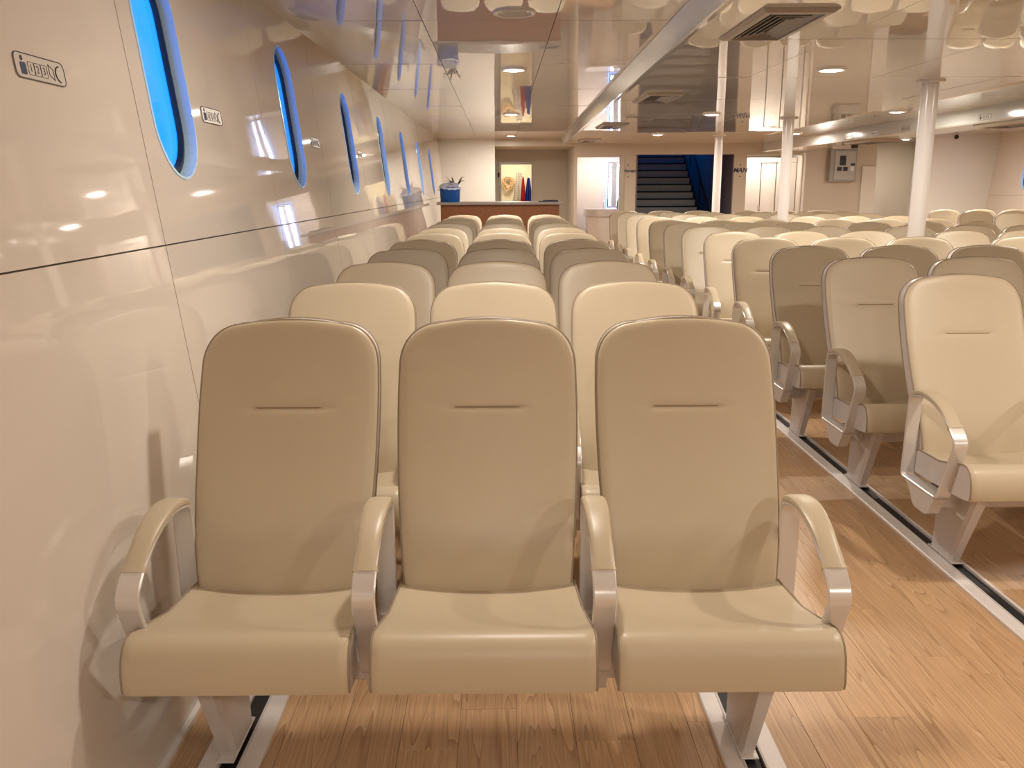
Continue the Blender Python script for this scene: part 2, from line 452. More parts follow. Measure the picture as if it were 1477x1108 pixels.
# store room behind the doorway
bm = bmesh.new()
box(bm, -.4, 1.2, 19.9, 19.98, 0, 2.3); box(bm, -.48, -.4, 18.38, 19.98, 0, 2.3); box(bm, 1.2, 1.28, 18.38, 19.98, 0, 2.3); box(bm, -.48, 1.28, 18.38, 19.98, 2.25, 2.3)
bmesh.ops.remove_doubles(bm, verts=bm.verts, dist=.001)
m_store = mat('store_wall', (.72, .66, .54), .5)
struct(obj('wall_store_room', bm, m_store))
bm = bmesh.new()
cells(bm, [.0, .045, .665, .695], [0, 1.85, 1.895], lambda u, w: not (.045 < u < .665 and w < 1.85), lambda u, w, d: (u, d, w), 18.26, 18.3)
dj = struct(obj('door_1', bm, m_grille)); 
boxo('door_latch', -.028, .012, 18.235, 18.262, 1.60, 1.69, m_black, dj)
# washroom with lit mirror
m_wc = mat('washroom_laminate', (.70, .64, .58), .15, spec=.5)
bm = bmesh.new()
box(bm, 1.43, 2.52, 17.75, 17.83, 0, 2.3); box(bm, 2.48, 2.52, YB + .08, 17.75, 0, 2.3); box(bm, 1.43, 2.52, YB + .08, 17.83, 2.2, 2.3)
box(bm, 1.431, 1.445, YB + .08, 17.75, 0, 2.2)
struct(obj('wall_washroom', bm, m_wc))
bm = bmesh.new()
cells(bm, [2.215, 2.23, 2.30], [0, 1.926, 1.96], lambda u, w: u > 2.23 or w > 1.926, lambda u, w, d: (u, d, w), YB - .012, YB)
struct(obj('trim_4', bm, m_grille))
t = tag(empty('lit_mirror', (2.31, 17.73, .98)), 'tall washroom mirror edged in blue-white light strips behind stone basin', 'mirror')
boxo('mirror_glass', -.155, .155, -.015, -.0, 0, .90, m_mirror, t)
bm = bmesh.new(); cells(bm, [-.17, -.15, .15, .17], [-.02, 0, .90, .92], lambda u, w: not (-.15 < u < .15 and 0 < w < .9), lambda u, w, d: (u, d, w), -.028, -.001)
obj('glow_frame', bm, m_ledb, t)
for sx in (-.095, .065): boxo('light_strip', sx - .024, sx + .024, -.024, -.0155, .04, .86, m_led, t)
t = tag(empty('wash_basin_cabinet', (1.98, 17.05, 0)), 'pale washroom basin cabinet with speckled stone top in the lit doorway', 'cabinet')
boxo('stone_top', -.33, .49, -.27, .27, .84, .985, m_gran, t, .008)
bm = bmesh.new(); prism(bm, [(-.30, -.24), (.45, -.24), (.45, .25), (-.30, .25)], lambda a, b: (a * .80, b * .8, 0), lambda a, b: (a, b, .84))
obj('cabinet_body', bm, m_wc, t)
bm = bmesh.new(); tube(bm, [(.05, .2, .985), (.05, .2, 1.10), (.05, .14, 1.13), (.05, .06, 1.11)], .011, 8); obj('tap', bm, m_metal, t, True)
t = tag(empty('soap_bottle', (2.30, 16.95, .9855)), 'small blue soap bottle standing on the washroom basin top', 'bottle')
bm = bmesh.new(); lathe(bm, [(0, 0), (.045, 0), (.05, .01), (.05, .15), (.03, .19), (.014, .2), (0, .2)], 16); obj('bottle_body', bm, m_blue, t, True)
bm = bmesh.new(); tube(bm, [(0, 0, .2), (0, 0, .27), (-.05, 0, .275)], .008, 8); obj('pump', bm, m_white, t, True)
# men's room with cubicles
bm = bmesh.new()
box(bm, 4.5, 5.8, 18.3, 18.36, 0, 2.3); box(bm, 4.50, 4.54, YB + .08, 18.3, 0, 2.3); box(bm, 5.76, 5.8, YB + .08, 18.3, 0, 2.3); box(bm, 4.5, 5.8, YB + .08, 18.36, 2.25, 2.3)
struct(obj('wall_mens_room', bm, m_wc))
t = tag(empty('toilet_cubicles', (4.56, 17.2, 0)), 'white toilet cubicle front with narrow doors seen through the MAN doorway', 'cubicle')
for k, (a, b) in enumerate([(0.0, .20), (.215, .50), (.515, .80), (.815, 1.19)]):
    boxo('cubicle_door', a + .004, b - .004, -.03 if k % 2 else -.015, .015, .1, 1.84, m_white, t, .003)
boxo('head_rail', 0, 1.19, -.035, .03, 1.845, 1.93, m_white, t)
bm = bmesh.new(); box(bm, .475, .495, -.06, -.03, .95, 1.05); obj('door_handle', bm, m_metal, t)
bm = bmesh.new()
cells(bm, [5.59, 5.61, 5.65], [0, 1.954, 1.99], lambda u, w: u > 5.61 or w > 1.954, lambda u, w, d: (u, d, w), YB - .014, YB)
struct(obj('trim_5', bm, m_rail))

# ------------------------------------------------------------------ stairwell, open to the blue daylight above
bm = bmesh.new()
box(bm, 2.52, 2.56, YB + .08, 21.0, 0, 3.6); box(bm, 4.40, 4.46, YB + .08, 21.0, 0, 3.6); box(bm, 2.52, 4.46, 21.0, 21.06, 0, 3.6)
box(bm, 2.52, 4.46, YB + .08, 18.6, 2.3, 3.6)
struct(obj('wall_stairwell', bm, m_stairw))
st = tag(empty('staircase', (2.57, 16.62, 0)), 'steel staircase with dark nosings climbing into blue light', 'staircase')
for k in range(1, 19):
    z = .1454 * k; y = .2 * (k - 1)
    o = boxo('step', 0, 1.42, y, y + .215, z - .145, z - .012, m_stairs, st)
    boxo('nosing', 0, 1.42, y - .012, y + .03, z - .03, z, m_nose, o)
bm = bmesh.new()
prism(bm, [(-.1, 0), (.25, 0), (3.7, 2.55), (3.7, 2.8), (-.1, .1)], lambda a, b: (1.425, a, b), lambda a, b: (1.46, a, b))
obj('stringer', bm, m_nose, st)
hr = tag(empty('stair_handrail', (4.10, 16.62, 0)), 'dark sloping handrail beside the staircase in the blue stairwell', 'handrail')
bm = bmesh.new(); tube(bm, [(0.0, .3, .70), (0, 2.6, 2.37)], .02, 8); obj('rail', bm, m_nose, hr, True)
for yy in (.4, 1.5, 2.5):
    bm = bmesh.new(); tube(bm, [(0, yy, .70 + (yy - .3) * .726), (0, yy, (yy) * .727)], .013, 6); obj('post', bm, m_nose, hr, True)

# ------------------------------------------------------------------ text and wall stickers
def text_mesh(s, size, ex=.0006, shear=0, bold=0.0):
    cu = bpy.data.curves.new('txt', 'FONT'); cu.body = s; cu.size = size; cu.extrude = ex; cu.shear = shear
    cu.align_x = 'CENTER'; cu.align_y = 'CENTER'; cu.resolution_u = 3; cu.offset = size * bold
    o = bpy.data.objects.new('txt', cu); COL.objects.link(o)
    dg = bpy.context.evaluated_depsgraph_get(); me = bpy.data.meshes.new_from_object(o.evaluated_get(dg))
    bpy.data.objects.remove(o); me.name = 'lettering'; me.materials.clear(); return me
def rrect(w, h, r, k=5):
    p = []
    for cx, cy, a0 in ((w/2 - r, h/2 - r, 0), (-w/2 + r, h/2 - r, 90), (-w/2 + r, -h/2 + r, 180), (w/2 - r, -h/2 + r, 270)):
        for i in range(k + 1):
            a = math.radians(a0 + 90 * i / k); p.append((cx + r * math.cos(a), cy + r * math.sin(a)))
    return p
def ring(bm, outer, inner, z0, z1):
    m = len(outer)
    V = [[bm.verts.new((*p, z)) for p in L] for L, z in ((outer, z0), (outer, z1), (inner, z1), (inner, z0))]
    for q in range(4):
        A, B = V[q], V[(q + 1) % 4]
        for k in range(m): bm.faces.new((A[k], A[(k + 1) % m], B[(k + 1) % m], B[k]))
_sticker = None
def sticker(loc, rot, label, group, scale=1.0):
    """seat-row label: person, boxes 1 2 3, folded seat sign and C in a rounded border"""
    global _sticker
    if _sticker is None:
        P = {}
        bm = bmesh.new(); prism(bm, rrect(.222, .056, .016), lambda a, b: (a, b, 0), lambda a, b: (a, b, .0008)); P['film'] = (bm, m_stick)
        bm = bmesh.new(); ring(bm, rrect(.222, .056, .016), rrect(.2175, .0515, .0140), .0008, .0016); P['border'] = (bm, m_ink)
        bm = bmesh.new(); prism(bm, rrect(.024, .026, .004), lambda a, b: (a - .077, b - .006, .0008), lambda a, b: (a - .077, b - .006, .0016)); P['pictogram_body'] = (bm, m_navy)
        bm = bmesh.new(); prism(bm, [(.0055 * math.cos(PI * k / 8), .006 * math.sin(PI * k / 8)) for k in range(16)], lambda a, b: (a - .079, b + .0155, .0008), lambda a, b: (a - .079, b + .0155, .0016)); P['pictogram_head'] = (bm, m_ink)
        for k in range(3):
            bm = bmesh.new(); o_ = [(a * 1, b) for a, b in rrect(.0275, .029, .004, 2)]; i_ = rrect(.0255, .027, .003, 2)
            for L in (o_, i_):
                for q in range(len(L)): L[q] = (L[q][0] - .043 + k * .0285, L[q][1] - .003)
            ring(bm, o_, i_, .0008, .0016); P['number_box_%d' % k] = (bm, m_ink)
        q = [(.036, .017), (.058, .006), (.058, -.019), (.036, -.008)]
        c = (.047, -.001); bm = bmesh.new(); ring(bm, q, [(c[0] + (a - c[0]) * .84, c[1] + (b - c[1]) * .84) for a, b in q], .0008, .0016)
        P['window_symbol'] = (bm, m_ink)
        bm = bmesh.new(); arc = [(.090 + .024 * math.cos(math.radians(a)), -.001 + .0185 * math.sin(math.radians(a)), .0014) for a in range(100, 262, 12)]
        tube(bm, arc, .0017, 6); P['letter_c'] = (bm, m_ink)
        _sticker = {}
        for k, (b_, m_) in P.items():
            me = bpy.data.meshes.new(k); bmesh.ops.recalc_face_normals(b_, faces=b_.faces); b_.to_mesh(me); b_.free(); me.materials.append(m_)
            _sticker['number_box' if k.startswith('number') else k, k] = me
        for k, ch in enumerate('123'):
            me = text_mesh(ch, .024); me.transform(Matrix.Translation((-.043 + k * .0285, -.003, .0009))); me.materials.append(m_ink)
            _sticker['numeral', ch] = me
    e = empty('seat_number_sign', loc); e.rotation_euler = rot; e.scale = (scale,) * 3
    tag(e, label, 'sign', group)
    for (nm, _), me in _sticker.items(): link(nm, me, None, e)
tilt = math.atan(LEAN)
def port_rot():
    X = Vector((0, 1, 0)); Yv = Vector((-LEAN, 0, 1)).normalized(); Z = X.cross(Yv)
    return Matrix((X, Yv, Z)).transposed().to_euler()
for y, h, lb in ((2.10, 1.665, 'large seat number sign with figure and 1 2 3, nearest the camera on left wall'),
                 (3.30, 1.655, 'seat number sign between the first and second portholes on left wall'),
                 (5.12, 1.65, 'seat number sign right after the second porthole on left wall'),
                 (6.72, 1.64, 'tiny seat number sign right after the third porthole on left wall')):
    sticker((XW(h) + .0015, y, h), port_rot(), lb, 'seat number signs')
rb = Matrix((Vector((0, -1, 0)), Vector((0, 0, 1)), Vector((-1, 0, 0)))).transposed().to_euler()
for y, lb in ((8.05, 'seat number sign on the overhead beam, rightmost at picture edge'), (8.93, 'seat number sign on the overhead beam just right of the nearest white column'),
              (10.65, 'seat number sign on the beam just left of the nearest white column'), (11.5, 'seat number sign on the beam, second left of the nearest white column'),
              (12.35, 'seat number sign on the beam directly above the electrical box')):
    sticker((4.8385, y, 2.062), rb, lb, 'seat number signs on the beam', 1.0)
for s, x, lb, dots, nm in (('Woman', 2.375, 'small black handwritten washroom word between lit doorway and staircase', 1, 'washroom_sign'),
                      ('MAN', 4.445, 'small black MAN lettering on wall strip beside white doorway', 1, 'washroom_sign')):
    h = 1.685
    t = tag(empty(nm, (x, YB - .001, h)), lb, 'sign')
    me = text_mesh(s, .085 if s == 'Woman' else .115, .001, .25, .03); me.materials.append(m_navy)
    o = link('lettering', me, None, t); o.rotation_euler = (PI / 2, 0, 0)
    for dz in (.10, -.11):
        bm = bmesh.new(); lathe(bm, [(0, -.001), (.012, -.001), (.012, .001), (0, .001)], 10); o = obj('dot', bm, m_navy, t)
        o.rotation_euler = (PI / 2, 0, 0); o.location = (0, 0, dz)

# ------------------------------------------------------------------ seating
BPROF = [(.385, -.035), (.45, -.025), (.52, -.005), (.60, .035), (.70, .085), (.80, .130), (.88, .165), (.96, .198), (1.03, .222), (1.06, .228)]
BH0, BH1 = .385, 1.055
def b_half(h):
    """half width of the backrest at height h (rounded top)"""
    base = crom([(.385, .212), (.50, .220), (.65, .231), (.85, .236), (1.055, .229)], h)
    r = .12
    if h > BH1 - r:
        t = (h - (BH1 - r)) / r
        return base - .108 * (1 - (max(0, 1 - t ** 2.25)) ** (1 / 2.25))
    return base
def backrest():
    hs = []
    h = BH0
    while h < .80: hs.append(h); h += .035
    hs += [.80, .815, .824, .830, .8335, .836, .840, .848, .862]
    h = .89
    while h < BH1 - .13: hs.append(h); h += .035
    k = 16
    for i in range(k + 1): hs.append(BH1 - .12 + .12 * math.sin(PI / 2 * i / k))
    hs = sorted(set(round(x, 5) for x in hs))
    ss = [-1, -.985, -.95, -.88, -.75, -.6, -.45, -.40, -.385, -.2, 0, .2, .385, .40, .45, .6, .75, .88, .95, .985, 1]
    bm = bmesh.new(); F = []; B = []
    for h in hs:
        hw = b_half(h); f = []; b = []
        arch = 0
        for s in ss:
            x = s * hw; y = crom(BPROF, h)
            e = min(1.0, (1 - abs(s)) / .10); rnd = .010 * (1 - math.sqrt(max(0, 1 - (1 - e) ** 2)))
            et = min(1.0, (BH1 - h) / .03); rnd = max(rnd, .010 * (1 - math.sqrt(max(0, 1 - (1 - et) ** 2))))
            y += rnd - .006 * (1 - (s * s))
            if abs(s) <= .40 and .824 < h < .845:
                y += .0035 * (1 - abs(h - .8335) / .010 if abs(h - .8335) < .010 else 0)
            f.append(bm.verts.new((x, y, h - .012 * s * s * max(0, (h - .95) / .1))))
            th = interp([(.38, .08), (.6, .085), (1.06, .068)], h)
            b.append(bm.verts.new((x * .985, crom(BPROF, h) + th - rnd * .8 + .004, h - .012 * s * s * max(0, (h - .95) / .1) - .004)))
        F.append(f); B.append(b)
    nr, nc = len(hs), len(ss)
    for i in range(nr - 1):
        for j in range(nc - 1):
            bm.faces.new((F[i][j], F[i][j + 1], F[i + 1][j + 1], F[i + 1][j]))
            bm.faces.new((B[i][j], B[i + 1][j], B[i + 1][j + 1], B[i][j + 1]))
    bord = [(i, 0) for i in range(nr)] + [(nr - 1, j) for j in range(1, nc)] + [(i, nc - 1) for i in range(nr - 2, -1, -1)] + [(0, j) for j in range(nc - 2, 0, -1)]
    m = len(bord)
    for k in range(m):
        a, c = bord[k], bord[(k + 1) % m]
        bm.faces.new((F[a[0]][a[1]], F[c[0]][c[1]], B[c[0]][c[1]], B[a[0]][a[1]])).material_index = 1
    pf = [F[i][j].co.copy() for i, j in bord]; pb = [B[i][j].co.copy() for i, j in bord]
    o = obj('backrest', bm, [m_vinyl, m_vside], None, True)
    top = nr + nc + nr - 2
    bm = bmesh.new(); tube(bm, [p + Vector((0, .001, 0)) for p in pf[:top]], .0035, 6); obj('piping', bm, m_pipe, o, True)
    bm = bmesh.new(); tube(bm, [p + Vector((0, -.002, 0)) for p in pb[:top]], .0035, 6); obj('piping', bm, m_pipe, o, True)
    bm = bmesh.new(); yy = crom(BPROF, .8335)
    tube(bm, [(x / 10 * .088, yy - .006 * (1 - (x / 10 * .375) ** 2) + .0035, .8335) for x in range(-10, 11)], [.0008] + [.0022] * 19 + [.0008], 6)
    obj('stitched_seam', bm, m_crease, o, True)
    return o
SP = [(.035, .385), (.0, .398), (-.08, .404), (-.18, .414), (-.27, .432), (-.33, .452), (-.37, .464), (-.395, .462), (-.415, .448), (-.428, .424), (-.434, .395), (-.436, .365), (-.433, .352),
      (-.42, .345), (-.36, .335), (-.26, .325), (-.12, .315), (.0, .31), (.035, .315)]
def seat():
    ss = [-1, -.96, -.90, -.75, -.5, -.25, 0, .25, .5, .75, .90, .96, 1]
    bm = bmesh.new(); cols = []
    cy, cz = -.2, .38
    def hw(y): return crom([(-.44, .2405), (-.38, .240), (-.30, .236), (-.2, .231), (.04, .221)], y)
    for s in ss:
        e = (1 - abs(s)); ins = .008 * (1 - math.sqrt(max(0, 1 - (1 - min(1, e / .06)) ** 2)))
        c = []
        for y, z in SP:
            d = Vector((cy - y, cz - z)); d.normalize()
            zz = z
            if z > .39 and y > -.36: zz += (.016 * abs(s) ** 2.2 - .006) * min(1, (y + .36) / .1 if y < -.26 else 1)
            c.append(bm.verts.new((s * hw(y), y + d.x * ins, zz + d.y * ins)))
        cols.append(c)
    m = len(SP)
    for A, B in zip(cols[:-1], cols[1:]):
        for k in range(m): bm.faces.new((A[k], A[(k + 1) % m], B[(k + 1) % m], B[k]))
    for c in (cols[0], cols[-1]):
        bm.faces.new(c).material_index = 1
    top = [[v.co.copy() for v in c[:13]] for c in (cols[0], cols[-1])]
    for f in bm.faces:
        if all(abs(v.co.x) > .20 for v in f.verts) and len(f.verts) > 4: f.material_index = 1
    o = obj('seat_cushion', bm, [m_vinyl, m_vside], None, True)
    for L in top:
        bm = bmesh.new(); tube(bm, L, .003, 6); obj('piping', bm, m_pipe, o, True)
    return o
def strip(bm, path, w, t, closed):
    """flat bar of width w (x) and thickness t following path in (y,z)"""
    P = [Vector(p) for p in path]; k = len(P); R = []
    for i in range(k):
        a = P[(i - 1) % k] if closed or i else P[0]; b = P[(i + 1) % k] if closed or i < k - 1 else P[-1]
        d = (b - a).normalized(); nn = Vector((-d.y, d.x))
        wi = w[i] if isinstance(w, list) else w; ti = t[i] if isinstance(t, list) else t
        c = min(.003, ti * .3)
        ring_ = []
        for sx, sn in ((-wi/2 + c, -ti/2), (wi/2 - c, -ti/2), (wi/2, -ti/2 + c), (wi/2, ti/2 - c), (wi/2 - c, ti/2), (-wi/2 + c, ti/2), (-wi/2, ti/2 - c), (-wi/2, -ti/2 + c)):
            q = P[i] + nn * sn; ring_.append(bm.verts.new((sx, q.x, q.y)))
        R.append(ring_)
    for i in range(k if closed else k - 1):
        A, B = R[i], R[(i + 1) % k]
        for j in range(8): bm.faces.new((A[j], A[(j + 1) % 8], B[(j + 1) % 8], B[j]))
    if not closed: bm.faces.new(R[0][::-1]); bm.faces.new(R[-1])
def fillet(pts, closed=True, k=5):
    out = []; m = len(pts)
    for i in range(m):
        p = Vector(pts[i][:2]); r = pts[i][2]
        if not closed and i in (0, m - 1) or r == 0: out.append(tuple(p)); continue
        a = (Vector(pts[i - 1][:2]) - p); b = (Vector(pts[(i + 1) % m][:2]) - p)
        a0 = p + a.normalized() * min(r, a.length * .48); b0 = p + b.normalized() * min(r, b.length * .48)
        for j in range(k + 1):
            t = j / k; out.append(tuple((1 - t) ** 2 * a0 + 2 * t * (1 - t) * p + t * t * b0))
    return out
def armrest():
    loop = fillet([(.012, .300, .018), (.004, .618, .035), (-.11, .645, .06), (-.215, .625, .05), (-.30, .578, .03), (-.352, .530, .028), (-.262, .300, .018)])
    bm = bmesh.new(); strip(bm, loop, .052, .011, True)
    o = obj('armrest', bm, m_metal, None, True)
    pad = fillet([(.012, .602, 0), (-.005, .630, .02), (-.055, .650, .04), (-.13, .655, .05), (-.215, .633, .05), (-.268, .601, .03), (-.305, .573, 0)], False, 4)
    k = len(pad); wd = [.050 + .010 * math.sin(PI * min(1, i / (k - 1) * 1.3)) for i in range(k)]; wd[-1] = .058
    bm = bmesh.new()
    R = []
    P = [Vector(p) for p in pad]
    for i in range(k):
        a = P[max(i - 1, 0)]; b = P[min(i + 1, k - 1)]; d = (b - a).normalized(); nn = Vector((d.y, -d.x)) * -1
        if nn.y < 0 and abs(d.x) > .3: nn = -nn
        w = wd[i] / 2; th = .0105 if i else .007
        R.append([])
        for j in range(14):
            an = 2 * PI * j / 14; ca, sa = math.cos(an), math.sin(an)
            sx = w * (abs(ca) ** .55) * (1 if ca >= 0 else -1); sn = th * (abs(sa) ** .7) * (1 if sa >= 0 else -1)
            q = P[i] + nn * (sn - .003); R[-1].append(bm.verts.new((sx, q.x, q.y)))
    for A, B in zip(R[:-1], R[1:]):
        for j in range(14): bm.faces.new((A[j], A[(j + 1) % 14], B[(j + 1) % 14], B[j]))
    bm.faces.new(R[0][::-1]); bm.faces.new(R[-1])
    obj('arm_pad', bm, m_vinyl, o, True)
    bm = bmesh.new()
    prism(bm, fillet([(-.02, .295, .0), (-.255, .295, 0), (-.235, .270, .015), (-.205, .215, .02), (-.10, .215, .02), (-.06, .27, .02)], True, 3), lambda a, b: (-.022, a, b), lambda a, b: (.022, a, b))
    obj('mounting_bracket', bm, m_vside, o)
    return o
def make_bench():
    root = empty('seat_bench')
    b0, s0, a0 = backrest(), seat(), armrest()
    for i, dx in enumerate((-.527, 0, .527)):
        for src in (b0, s0):
            c = src if i == 0 else copy_tree(src)
            c.parent = root; c.location = (dx, 0, 0)
    for i, dx in enumerate((-.775, -.2635, .2635, .775)):
        c = a0 if i == 0 else copy_tree(a0)
        c.parent = root; c.location = (dx, 0, 0)
    bm = bmesh.new(); box(bm, -.78, .78, -.19, -.10, .235, .305)
    bmesh.ops.bevel(bm, geom=bm.edges[:], offset=.006, segments=1, affect='EDGES')
    obj('support_beam', bm, m_leg, root)
    lg = None
    for dx in (-.65, .65):
        if lg is None:
            bm = bmesh.new()
            # blade leg: wide at the top, leaning back to the rail, with a chamfered front
            top = [(-.026, -.06), (-.026, -.290), (-.018, -.31), (.018, -.31), (.026, -.290), (.026, -.06)]
            bot = [(-.020, -.03), (-.020, -.155), (-.014, -.175), (.014, -.175), (.020, -.155), (.020, -.03)]
            A = [bm.verts.new((x, y, .017)) for x, y in bot]; B = [bm.verts.new((x, y, .315)) for x, y in top]
            bm.faces.new(A[::-1]); bm.faces.new(B)
            for k in range(6): bm.faces.new((A[k], A[(k + 1) % 6], B[(k + 1) % 6], B[k]))
            lg = obj('leg', bm, m_leg, root)
            boxo('foot_plate', -.0225, .0225, -.195, -.005, .0128, .018, m_metal, lg, .002)
            lg.location = (dx, 0, 0)
        else:
            c = copy_tree(lg, root); c.location = (dx, 0, 0)
    return root
ORD = ['front', 'second', 'third', 'fourth', 'fifth', 'sixth', 'seventh', 'eighth', 'ninth', 'tenth', 'eleventh', 'last']
proto = make_bench(); first = True
def place(x, y, label, group, rz=0):
    global first
    o = proto if first else copy_tree(proto)
    first = False
    o.location = (x, y, 0); o.rotation_euler = (0, 0, rz); tag(o, label, 'bench', group); return o
for k in range(11):
    yb = 2.31 + (.93 + .8925 * (k - 1) if k else 0)
    place(-.036 + .0113 * (yb - 2.31), yb - .23, 'cream three-seat bench below the portholes, %s row%s' % (
        ORD[k] if k < 10 else 'last', ' and largest in view' if k == 0 else (', against the brown counter' if k == 10 else '')),
        'three-seat benches under the portholes', -.008)
for k in range(12):
    yb = 3.42 + .8525 * k
    place(2.36, yb - .23, 'cream three-seat bench between wood aisle and white columns, %s row' % ORD[k], 'three-seat benches right of the aisle')
for k in range(1, 12):
    yb = 3.42 + .8525 * k
    place(4.14, yb - .23, 'cream three-seat bench just right of the line of white columns, %s row' % ORD[k], 'three-seat benches right of the columns')
for k in range(8, 12):
    yb = 3.42 + .8525 * k
    place(7.03, yb - .23, 'cream three-seat bench at the far right wall, %s' % {8: 'nearest row', 9: 'second row', 10: 'row before the last', 11: 'last row'}[k], 'three-seat benches by the right wall')

# deck rails the bench legs are bolted to
def rail(x, y0, y1, label, rz=0, outer=.075):
    t = tag(empty('deck_rail', (x, y0, 0), rz), label, 'rail', 'aluminium seat rails in the deck')
    L = y1 - y0
    for a, b in ((-.075, -.026), (.026, outer)):
        bm = bmesh.new(); prism(bm, [(a, 0), (b, 0), (b, .008), (b - .003, .011), (a + .003, .011), (a, .008)], lambda u, w: (u, 0, w), lambda u, w: (u, L, w))
        obj('rail_flange', bm, m_rail, t)
    for a in (-.029, .023): boxo('slot_lip', a, a + .006, 0, L, 0, .0125, m_leg, t)
    boxo('rail_slot', -.023, .023, 0, L, 0.0002, .003, m_black, t)
    return t
rail(-.036 - .65, 1.2, 11.3, 'metal deck rail under the porthole benches, beside the left wall', -.0113)
rail(-.036 + .65, 1.2, 11.3, 'metal deck rail with black slot under the aisle seats of the front bench', -.0113)
rail(2.36 - .65, 1.0, 13.0, 'long white-edged deck rail with black slot running along the aisle', 0, .042)
rail(2.36 + .65, 1.0, 13.0, 'metal deck rail left of the white columns, behind the aisle rail', 0, .042)
rail(4.14 - .65, 1.0, 13.0, 'metal deck rail right of the white columns', 0, .042)
rail(4.14 + .65, 1.0, 13.0, 'metal deck rail under the outer seats right of the columns', 0, .042)

# ------------------------------------------------------------------ columns
def column(x, y, lb):
    t = tag(empty('column', (x, y, 0)), lb, 'column', 'white tube columns')
    bm = bmesh.new(); lathe(bm, [(.0, 0), (.062, 0), (.062, HR + .001), (0, HR + .001)], 40); obj('shaft', bm, m_col, t, True)
    bm = bmesh.new(); lathe(bm, [(.0625, HR - .018), (.098, HR - .016), (.104, HR - .009), (.104, HR + .001), (.0625, HR + .001), (.0625, HR - .018)], 40); obj('ceiling_collar', bm, m_col, t, True)
    bm = bmesh.new(); lathe(bm, [(.0625, 0), (.092, 0), (.092, .012), (.0625, .016), (.0625, 0)], 40); obj('base_collar', bm, m_col, t, True)
column(3.235, 6.78, 'white tube column nearest the camera, rising beside the overhead beam')
column(3.345, 10.37, 'white tube column standing in front of the MAN doorway, middle of three')
column(3.385, 13.78, 'white tube column in front of the staircase, farthest of three')

# ------------------------------------------------------------------ ceiling fittings
def downlight(x, y, h, lb, k=1.0):
    t = tag(empty('downlight', (x, y, h)), lb, 'ceiling light', 'round ceiling downlights')
    bm = bmesh.new(); lathe(bm, [(.070, -.001), (.074, -.012), (.082, -.016), (.092, -.014), (.100, -.002), (.100, .003), (.070, .003), (.070, -.001)], 36); obj('trim_ring', bm, m_white, t, True)
    bm = bmesh.new(); lathe(bm, [(0, -.020), (.040, -.0185), (.060, -.015), (.0695, -.009), (.0695, .0), (0, .0)], 36); obj('diffuser', bm, m_lamp, t, True)
    ld = bpy.data.lights.new('downlight_lamp', 'AREA'); ld.shape = 'DISK'; ld.size = .13; ld.energy = LAMP_W * k; ld.color = LAMP_C
    lo = bpy.data.objects.new('downlight_lamp', ld); COL.objects.link(lo); lo.parent = t; lo.location = (0, 0, -.024)
def dim(y): return interp([(2, .70), (6, .95), (10, 1.15), (15, 1.5)], y)   # the fittings near the camera burn dimmer
PL_ = [(2.75, .08, 'above the second porthole-side bench, overhead'), (6.81, .115, 'in the left ceiling, nearest in view'), (10.87, .15, 'in the left ceiling, mirrored beside the store doorway'), (15.35, .205, 'in the left ceiling, farthest, before the counter recess')]
for y, x, lb in PL_: downlight(x, y, HL, 'round downlight ' + lb, dim(y))
downlight(.05, -1.1, HL, 'round downlight in the left ceiling behind the camera', .9)
for y, x, lb in ((-.9, 2.0, 'above the aisle behind the camera'), (2.15, 2.12, 'above the aisle, beside the camera'), (6.09, 2.23, 'in the centre ceiling right of the large air vent'), (9.74, 2.30, 'in the centre ceiling left of the farthest column'), (13.45, 2.38, 'small, above the staircase opening')):
    downlight(x, y, HR, 'round downlight ' + lb, .85 if y < 0 else dim(y))
for y, x, lb in ((-.9, 3.95, 'right of the columns behind the camera'), (2.0, 4.0, 'right of the columns, beside the camera'), (5.6, 4.1, 'right of the columns, out to the right'), (9.46, 4.19, 'by the overhead beam, left of the nearest column'), (13.3, 4.40, 'peeking out beside the middle column')):
    downlight(x, y, HR, 'round downlight ' + lb, dim(y))
for y, lb in ((5.0, 'nearest'), (9.0, 'middle'), (13.0, 'farthest')):
    downlight(7.0, y, HL, 'round downlight over the far right benches, %s' % lb, dim(y) * 1.7)

